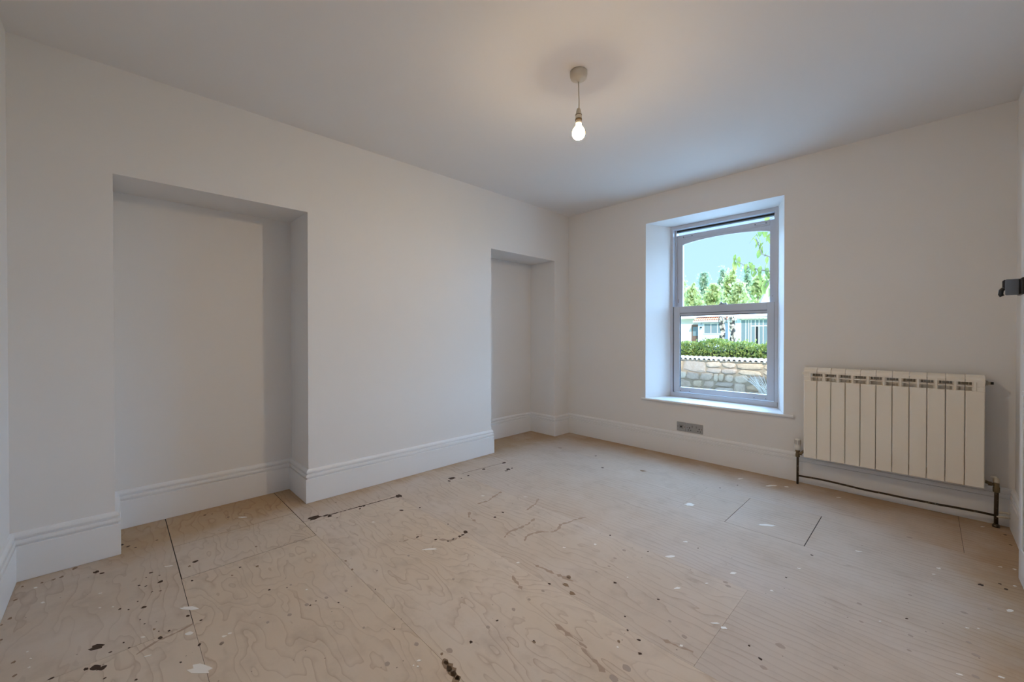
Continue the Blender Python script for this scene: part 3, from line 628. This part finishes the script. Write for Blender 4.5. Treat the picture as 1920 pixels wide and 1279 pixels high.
# stone wall with coping
WY = 12.0
sw = thing('stone_wall', (-1.5, WY, -.5), 'sunlit rubble stone wall topped with rounded coping tiles', 'wall')
X0, X1 = -4.6, 2.6
b = MB(); b.box(X0, X1, WY, WY + .34, -.5, .40); b.build('mortar_bed', 'mortar', sw)
def stone_mesh(k):
    r = random.Random(k); n = 9; b = MB(); lay = []
    for (sc, d) in ((1.0, .0), (.98, -.30), (.86, -.75), (.55, -1.0)):
        lay.append((sc, d))
    rad_ = [1 + r.uniform(-.20, .08) for i in range(n)]; vs = []
    for sc, d in lay:
        for i in range(n):
            a = 2 * PI * (i + .3 * r.random()) / n; ca, sa = math.cos(a), math.sin(a)
            q = (abs(ca) ** 4.5 + abs(sa) ** 4.5) ** (-1 / 4.5) * rad_[i] * sc
            vs.append((.5 * q * ca, d * (1 + r.uniform(-.1, .1)), .5 * q * sa))
    fs = [(j * n + i, j * n + (i + 1) % n, (j + 1) * n + (i + 1) % n, (j + 1) * n + i) for j in range(3) for i in range(n)] + [tuple(3 * n + i for i in range(n))]
    b.add(vs, fs); me = b.mesh('stone'); bm = bmesh.new(); bm.from_mesh(me); bmesh.ops.recalc_face_normals(bm, faces=bm.faces); bm.to_mesh(me); bm.free(); me.materials.append(M['stone']); return me
SMS = [stone_mesh(k) for k in range(8)]
rs = random.Random(11); z = -.5
while z < .37:
    hh = min(rs.choice((.14, .22, .28, .34)), .395 - z)
    if .395 - (z + hh) < .09: hh = .395 - z
    x = X0 + rs.uniform(-.1, .05)
    while x < X1:
        ww = rs.uniform(.6, 1.9) * max(hh, .18); x2 = min(x + ww, X1 + .05)
        if ww > .22 and hh > .22 and rs.random() < .35:      # two courses of small stones beside a big one
            h1 = hh * rs.uniform(.4, .6)
            for (za, hb) in ((z, h1), (z + h1, hh - h1)):
                link(rs.choice(SMS), 'stone', sw, ((x + x2) / 2, WY + .004, za + hb / 2), (0, rs.uniform(-.08, .08), 0), ((x2 - x) + .0, rs.uniform(.03, .07), hb + .0))
        else:
            link(rs.choice(SMS), 'stone', sw, ((x + x2) / 2, WY + .004, z + hh / 2 + rs.uniform(-.012, .012)), (0, rs.uniform(-.10, .10), 0), ((x2 - x) + .004, rs.uniform(.03, .085), hh + .01))
        x = x2
    z += hh
# coping: half round tiles laid across the wall top
pr = []; n = 10
for i in range(n + 1): a = PI * i / n; pr.append((.064 * math.cos(a), .072 * math.sin(a)))
for i in range(n, -1, -1): a = PI * i / n; pr.append((.046 * math.cos(a), .052 * math.sin(a)))
b = MB(); k = len(pr); b.add([(x, -.24, z + .0) for x, z in pr] + [(x, .24, z) for x, z in pr], [tuple(range(k)), tuple(reversed(range(k, 2 * k)))] + [(i, (i + 1) % k, k + (i + 1) % k, k + i) for i in range(k)])
cm = b.mesh('coping_tile'); bm = bmesh.new(); bm.from_mesh(cm); bmesh.ops.recalc_face_normals(bm, faces=bm.faces); bm.to_mesh(cm); bm.free(); cm.materials.append(M['cap'])
b = MB(); b.box(X0, X1, WY - .03, WY + .37, .40, .43); b.build('coping_bed', 'mortar', sw)
x = X0 + .07
while x < X1 - .03:
    link(cm, 'coping_tile', sw, (x, WY + .17, .432 + rs.uniform(-.004, .004)), (.06, 0, rs.uniform(-.03, .03))); x += .131

# leaf clouds
def cloud(name, pts, size, m, seed, elong=1.6):
    r = random.Random(seed); v = []; f = []
    for p in pts:
        s_ = size * r.uniform(.6, 1.3); q = Euler((r.uniform(0, 6.3), r.uniform(0, 6.3), r.uniform(0, 6.3))).to_matrix()
        a = q @ Vector((s_ * elong / 2, 0, 0)); c = q @ Vector((0, s_ / 2, 0)); p = Vector(p); i = len(v)
        v += [p - a, p + c, p + a, p - c]; f.append((i, i + 1, i + 2, i + 3))
    me = bpy.data.meshes.new(name); me.from_pydata(v, [], f); me.materials.append(M[m]); return me
# hedge
r = random.Random(5); pts = []
for i in range(15000):
    x = r.uniform(-4.6, 2.6); face = r.random()
    top = .93 + .05 * math.sin(x * 3.1) + .04 * math.sin(x * 7.7 + 1)
    if face < .55: y = 12.52 + r.random() ** 2 * .25 + .04 * math.sin(x * 5); zz = r.uniform(.1, top)
    elif face < .85: y = r.uniform(12.5, 13.4); zz = top - r.random() ** 2 * .2 + (r.random() < .04) * r.uniform(0, .10)
    else: y = r.uniform(12.6, 13.4); zz = r.uniform(.1, top)
    pts.append((x, y, zz))
hg = thing('hedge', (-1, 12.9, .05), 'clipped green hedge growing behind the stone wall', 'hedge')
link(cloud('foliage', pts, .045, 'hedge', 6, 1.7), 'foliage', hg)
b = MB()
for i in range(26):
    x = -4.5 + i * .28 + r.uniform(-.08, .08); b.tube([(x, 12.95, .05), (x + r.uniform(-.06, .06), 12.9, .4), (x + r.uniform(-.12, .12), 12.8 + r.uniform(0, .2), .85)], [.014, .010, .005], 6)
b.build('stems', 'bark', hg)['kind'] = 'stuff'
M['hedgecore'] = mat('dark core for shade inside hedge', (.05, .06, .03), .9)
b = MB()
for i in range(24): x = -4.55 + i * .3; b.bbox(x, x + .295, 12.78 + .05 * math.sin(i * 2.3), 13.3, .06, .74 + .07 * math.sin(i * 1.7), .05)  # solid blocks in a dark colour, standing in for shade inside the hedge
b.build('shade_core', 'hedgecore', hg)['kind'] = 'stuff'

# distant trees
def crown(seed, m, conifer):
    r = random.Random(seed); pts = []; clumps = []
    for i in range(46):
        t = r.random() ** .9; env = (1 - t) ** .6 * .85 + .04 if conifer else math.sin(PI * min(1, t * .80 + .20)) ** .8
        a = r.uniform(0, 2 * PI); rr = env * r.uniform(.25, .95); clumps.append((rr * math.cos(a), rr * math.sin(a), t, r.uniform(.10, .26)))
    for (cx, cy, cz, cr_) in clumps:
        for k in range(75): pts.append((cx + r.gauss(0, cr_), cy + r.gauss(0, cr_), min(1.03, cz + r.gauss(0, cr_ * .22))))
    for k in range(6):                         # wispy leaders
        a, c = r.uniform(-.3, .3), r.uniform(-.3, .3); tt = r.uniform(.8, 1.0)
        for j in range(40): pts.append((a + r.gauss(0, .05), c + r.gauss(0, .05), tt + r.uniform(-.12, .06)))
    return pts
TREES = []
for (bx_, zt_, y_, wd_, con_) in ((-22.8, 9.6, 60, 1.5, 0), (-21.0, 8.2, 52, 1.5, 0), (-19.4, 9.7, 66, 1.2, 1), (-18.0, 8.0, 56, 1.6, 0), (-16.9, 10.4, 71, 1.15, 1), (-15.8, 9.9, 61, 1.35, 0), (-14.9, 7.9, 52, 1.5, 0), (-13.9, 9.8, 76, 1.2, 1), (-12.6, 8.6, 57, 1.5, 0), (-11.0, 8.9, 65, 1.7, 0), (-20.2, 7.2, 82, 1.5, 0), (-17.4, 7.4, 92, 1.4, 0), (-14.3, 7.2, 88, 1.4, 0), (-23.9, 8.3, 78, 1.5, 0)):
    k_ = y_ / 60.0; TREES.append((2.92 + (bx_ - 2.92) * k_, y_, 1.13 + (zt_ - 1.13) * k_, wd_ * k_, con_))
TL = ['leafy tree at the left edge of the upper pane', 'low round tree between the two left tall trees', 'slim pointed tree, tallest in the left half of the upper pane', 'low bushy tree left of the tallest tree',
      'tallest slim pointed tree beyond the house', 'tall leafy tree just right of the tallest tree', 'low bushy tree in the dip right of the tall trees', 'slim bluish tree behind the fruit branch', 'leafy tree beside the white gable', 'leafy tree behind the white gable', 'low far bushy tree filling the gap between the left trees', 'low far bushy tree filling the gap left of the tallest tree', 'low far bushy tree below the fruit branch', 'pale far tree at the extreme left of the upper pane']
for i, ((x, y, zt, wd, con), lb) in enumerate(zip(TREES, TL)):
    t = thing('distant_tree', (x, y, .05), lb, 'tree', 'trees beyond the house')
    pts = [(x + px_ * wd, y + py_ * wd, 1.0 + pz_ * (zt - 1.0)) for px_, py_, pz_ in crown(20 + i, None, con)]
    link(cloud('crown', pts, .30, 'treeleaf2' if con else 'treeleaf', 40 + i, 1.5), 'crown', t)
    b = MB(); b.tube([(x, y, .05), (x, y, zt * .5), (x, y, zt * .9)], [.16, .10, .03], 7); b.build('trunk', 'bark', t)

# white bungalow
HY = 40.0
hs = thing('bungalow', (-10, HY, .05), 'low white house with orange tiled lean-to and brown door', 'house')
b = MB(); b.box(-26, -12.5, HY, HY + 6, .05, 2.85); b.box(-12.5, -6.0, HY + .02, HY + 6, .05, 2.85); b.build('wall', 'render', hs)
b = MB(); b.add([(-26.4, HY - .45, 2.82), (-5.6, HY - .45, 2.82), (-5.6, HY + 3, 3.85), (-26.4, HY + 3, 3.85), (-26.4, HY + 6.4, 2.82), (-5.6, HY + 6.4, 2.82)], [(0, 1, 2, 3), (3, 2, 5, 4), (0, 3, 4), (1, 5, 2), (0, 4, 5, 1)]); b.build('roof', 'slate', hs)
b = MB(); b.box(-26.4, -12.6, HY - .5, HY - .42, 2.70, 2.86); b.build('fascia', 'whitebox', hs)
# lean-to with clay tiles
b = MB(); b.box(-12.30, -9.40, HY - .55, HY - .02, .05, 2.40); b.build('lean_to_wall', 'paleblueshade', hs)
lr = MB(); lr.add([(-12.62, HY - .85, 2.50), (-9.35, HY - .85, 2.50), (-9.35, HY + .0, 2.83), (-12.62, HY + .0, 2.83), (-12.62, HY - .85, 2.46), (-9.35, HY - .85, 2.46), (-9.35, HY, 2.79), (-12.62, HY, 2.79)], [(0, 1, 2, 3), (7, 6, 5, 4), (0, 4, 5, 1), (1, 5, 6, 2), (2, 6, 7, 3), (3, 7, 4, 0)]); lro = lr.build('lean_to_roof', 'pantile', hs)
pm = MB(); n = 8; vs = []
for (yy, zz) in ((-.88, 2.50), (.02, 2.85)):
    for i in range(n + 1): a = PI * i / n; vs.append((.085 * math.cos(a), yy, zz + .075 * math.sin(a)))
pm.add(vs, [(i, i + 1, n + 2 + i, n + 1 + i) for i in range(n)]); pme = pm.mesh('roof_tile'); pme.materials.append(M['pantile'])
x = -12.52
while x < -9.4: link(pme, 'roof_tile', lro, (x, HY, 0)); x += .20
b = MB(); b.box(-12.64, -9.33, HY - .92, HY - .86, 2.33, 2.50); b.build('lean_to_fascia', 'whitebox', hs)
# brown door
b = MB(); b.box(-13.10, -12.36, HY - .06, HY - .001, .06, 2.14); hd = b.build('house_door', 'browndoor', hs)
b = MB(); b.box(-12.98, -12.50, HY - .075, HY - .061, 1.05, 1.92); b.build('door_pane', 'darkglass', hd)
# triple window in the lean-to
b = MB(); b.box(-11.78, -9.95, HY - .60, HY - .551, 1.24, 1.31); b.box(-11.78, -9.95, HY - .60, HY - .551, 2.18, 2.25)
for x in (-11.78, -11.16, -10.58, -10.01): b.box(x, x + .06, HY - .60, HY - .551, 1.31, 2.18)
wf = b.build('house_window', 'whitebox', hs)
for x in (-11.72, -11.10, -10.52):
    b = MB(); b.box(x, x + .56, HY - .575, HY - .552, 1.31, 2.18); b.build('house_pane', 'darkglass', wf)
b = MB(); b.tube([(-12.0, HY - .58, 2.28), (-12.0, HY - .66, 2.10)], .018, 6); wl_ = b.build('wall_lantern', 'black', hs)
b = MB(); b.lathe([(.05, 1.80), (.10, 1.84), (.09, 1.90), (.02, 1.93)], (-12.0, HY - .66, 0), 'Z', 10); b.build('lantern_body', 'black', wl_)
# projecting weatherboarded wing with glazed porch
b = MB(); b.box(-9.40, -8.40, HY - 1.4, HY, .05, 2.80)
for i in range(7): b.box(-9.40 + .143 * i, -9.385 + .143 * i, HY - 1.415, HY - 1.40, .05, 2.80)
b.build('boarded_wing', 'paleblueshade', hs)
b = MB(); b.tube([(-9.0, HY - 1.42, 2.2), (-9.0, HY - 1.55, 2.12), (-9.0, HY - 1.55, 2.0)], .015, 6); b.lathe([(.02, 1.66), (.14, 1.72), (.17, 1.82), (.10, 1.95), (.03, 2.0)], (-9.0, HY - 1.55, 0), 'Z', 12); b.build('hanging_basket', 'bark', hs)
PYh = HY - 1.4
b = MB(); b.box(-8.40, -6.1, PYh + .04, PYh + .9, .05, .10); b.box(-8.7, -6.0, PYh - .35, PYh + .02, 2.52, 2.62); b.add([(-8.7, PYh - .35, 2.62), (-6.0, PYh - .35, 2.80), (-6.0, PYh + 1.2, 2.95), (-8.7, PYh + 1.2, 2.80), (-8.7, PYh - .35, 2.58), (-6.0, PYh - .35, 2.70), (-6.0, PYh + 1.2, 2.85), (-8.7, PYh + 1.2, 2.7)], [(0, 1, 2, 3), (7, 6, 5, 4), (0, 4, 5, 1), (1, 5, 6, 2), (2, 6, 7, 3), (3, 7, 4, 0)])
for x in (-8.40, -8.02, -7.80, -7.62, -7.30, -7.02, -6.72, -6.3): b.box(x, x + .055, PYh, PYh + .06, .05, 2.52)
b.box(-8.4, -6.25, PYh, PYh + .06, 2.44, 2.52); b.box(-7.62, -6.25, PYh - .005, PYh + .06, 1.86, 1.95); b.box(-8.4, -6.25, PYh, PYh + .06, .05, .30)
po = b.build('porch_frame', 'whitebox', hs)
b = MB(); b.box(-8.38, -7.30, PYh + .02, PYh + .04, .3, 2.44); b.box(-7.02, -6.27, PYh + .02, PYh + .04, .3, 2.44); b.box(-7.3, -7.02, PYh + .02, PYh + .04, 1.9, 2.44); b.build('porch_pane', 'darkglass', po)
b = MB(); b.box(-7.24, -7.08, PYh + .02, PYh + .04, .3, 1.86); b.build('porch_doorway', 'black', po)
# second house: white gable to the right
KG = 48 / 38
def gk(x, z): return (2.92 + (x - 2.92) * KG, 1.13 + (z - 1.13) * KG if z > .1 else .05)
gh = thing('gabled_house', (-6, 48, .05), 'steep white gable showing at the right of the upper pane', 'house')
b = MB(); vs = [(-7.25, 2.6), (-5.6, 6.4), (-3.9, 2.6), (-3.9, .05), (-5.95, .05), (-5.95, 2.6)]
k = len(vs); vs = [gk(x, z) for x, z in vs]; b.add([(x, 47.9, z) for x, z in vs] + [(x, 54, z) for x, z in vs], [tuple(range(k)), tuple(reversed(range(k, 2 * k)))] + [(i, (i + 1) % k, k + (i + 1) % k, k + i) for i in range(k)]); b.build('gable_wall', 'render', gh)
b = MB(); b.tube([(gk(x, z)[0], 47.86, gk(x, z)[1]) for x, z in ((-7.28, 2.6), (-5.6, 6.48), (-3.85, 2.6))], .09, 6); b.build('verge', 'slate', gh)

# two trunks standing in front of the bungalow
for (x, lb, s_) in ((-7.02, 'mottled trunk on the left of the pair before the white house', 1), (-6.36, 'mottled trunk on the right of the pair before the white house', 2)):
    t = thing('garden_palm', (x, 30, .05), lb, 'tree', 'pair of mottled trunks before the white house')
    r = random.Random(s_); b = MB(); ps = [(x + .04 * math.sin(i * 1.3 + s_), 30, .05 + i * .25) for i in range(10)]
    b.tube(ps, [.17 + .02 * math.sin(i * 2.1) for i in range(10)], 12); b.build('trunk', 'mottled', t)
    b = MB()
    for i in range(9):
        a = i * .7 + s_; q = [(x, 30, 2.25), (x + .14 * math.cos(a), 30 + .14 * math.sin(a), 2.42), (x + .23 * math.cos(a), 30 + .23 * math.sin(a), 2.30), (x + .25 * math.cos(a), 30 + .25 * math.sin(a), 1.95)]
        b.tube(q, [.035, .045, .035, .01], 5)
    b.build('frond', 'mottled', t)

# fruit tree whose branch hangs into view from the right
ft = thing('fruit_tree', (2.75, 6.3, -.5), 'green fruit tree branch with large leaves hanging at the right of the upper pane', 'tree')
b = MB(); b.tube([(2.75, 6.3, -.5), (2.72, 6.28, .6), (2.62, 6.2, 1.5), (2.4, 6.15, 2.2), (2.25, 6.1, 2.9)], [.07, .06, .05, .04, .02], 10); b.build('trunk', 'bark', ft)
BR = [[(2.55, 6.18, 1.7), (1.95, 6.05, 1.92), (1.52, 6.0, 1.94), (1.36, 6.0, 1.99), (1.25, 6.0, 2.03), (1.12, 6.0, 2.12), (1.10, 6.0, 2.18)],
      [(2.0, 6.06, 1.95), (1.60, 6.0, 2.08), (1.41, 6.0, 2.18), (1.375, 6.0, 2.30), (1.34, 6.0, 2.40)],
      [(2.35, 6.12, 2.45), (1.9, 6.05, 2.62), (1.55, 6.0, 2.64), (1.44, 6.0, 2.58)],
      [(1.95, 6.05, 1.90), (1.62, 6.0, 1.92), (1.48, 6.0, 1.82), (1.44, 6.0, 1.74)]]
for q in BR: b = MB(); b.tube(q, [.014 * (1 - .75 * i / (len(q) - 1)) for i in range(len(q))], 7); b.build('branch', 'bark', ft)
b = MB(); vs = []; K = 7
for i in range(K):
    t = i / (K - 1); wd = .215 * math.sin(PI * t ** .85) ** .8; zz = -.10 * t * t
    vs += [(t, -wd, zz + .35 * wd), (t, 0, zz), (t, wd, zz + .35 * wd)]
fs = []
for i in range(K - 1): fs += [(3 * i, 3 * i + 1, 3 * i + 4, 3 * i + 3), (3 * i + 1, 3 * i + 2, 3 * i + 5, 3 * i + 4)]
b.add(vs, fs, True); lm = b.mesh('leaf'); lm.materials.append(M['appleleaf'])
LV = [(1.075, 2.15), (1.10, 2.13), (1.12, 2.10), (1.13, 2.17), (1.115, 2.19), (1.09, 2.10), (1.34, 2.42), (1.36, 2.40), (1.335, 2.36), (1.365, 2.33), (1.39, 2.36), (1.40, 2.30), (1.365, 2.26), (1.39, 2.22), (1.42, 2.26), (1.43, 2.30),
      (1.20, 2.06), (1.23, 2.05), (1.25, 2.08), (1.27, 2.04), (1.29, 2.00), (1.30, 2.06), (1.33, 2.02), (1.36, 1.98), (1.37, 2.03), (1.40, 1.99), (1.42, 1.95), (1.44, 2.0), (1.45, 1.92), (1.47, 1.97), (1.44, 1.86), (1.46, 1.82), (1.42, 1.84), (1.48, 1.88), (1.45, 1.76), (1.48, 1.72), (1.43, 1.74),
      (1.41, 2.50), (1.43, 2.47), (1.46, 2.52), (1.48, 2.46), (1.50, 2.55), (1.45, 2.62), (1.49, 2.66), (1.52, 2.40), (1.48, 2.36), (1.50, 2.20), (1.47, 2.12), (1.49, 2.05), (1.34, 1.94), (1.39, 1.91), (1.32, 1.97)]
r = random.Random(9)
for (x, z) in LV:
    link(lm, 'leaf', ft, (x + r.uniform(-.01, .01), 6.0 + r.uniform(-.06, .06), z + .03), (r.uniform(-.6, .6), r.uniform(.7, 1.5), r.uniform(0, 6.28)), (r.uniform(.105, .15),) * 3)
for i in range(70):     # the rest of the crown, outside the frame's view
    x = r.uniform(1.55, 2.9); link(lm, 'leaf', ft, (x, 6.1 + r.uniform(-.35, .35), r.uniform(1.6, 2.9)), (r.uniform(-.6, .6), r.uniform(.4, 1.6), r.uniform(0, 6.28)), (r.uniform(.085, .125),) * 3)

# dry twiggy shrub in front of the stone wall
sh = thing('dry_shrub', (.15, 11.45, -.5), 'grey twiggy shrub in front of the stone wall at lower right', 'shrub')
r = random.Random(15); b = MB()
for i in range(90):
    a = r.uniform(0, 6.28); l_ = r.uniform(.45, .85); tl = r.uniform(.2, 1.0); x = .2 + r.uniform(-.15, .15); y = 11.45 + r.uniform(-.08, .08)
    d = Vector((math.cos(a) * math.sin(tl), .35 * math.sin(a) * math.sin(tl), math.cos(tl)))
    p0 = Vector((x, y, -.5)); p1 = p0 + d * l_ * .5 + Vector((0, 0, .05)); p2 = p0 + d * l_ + Vector((0, 0, -.03))
    b.tube([p0, p1, p2], [.009, .007, .003], 4)
b.build('twig', 'trunkpale', sh)['kind'] = 'stuff'
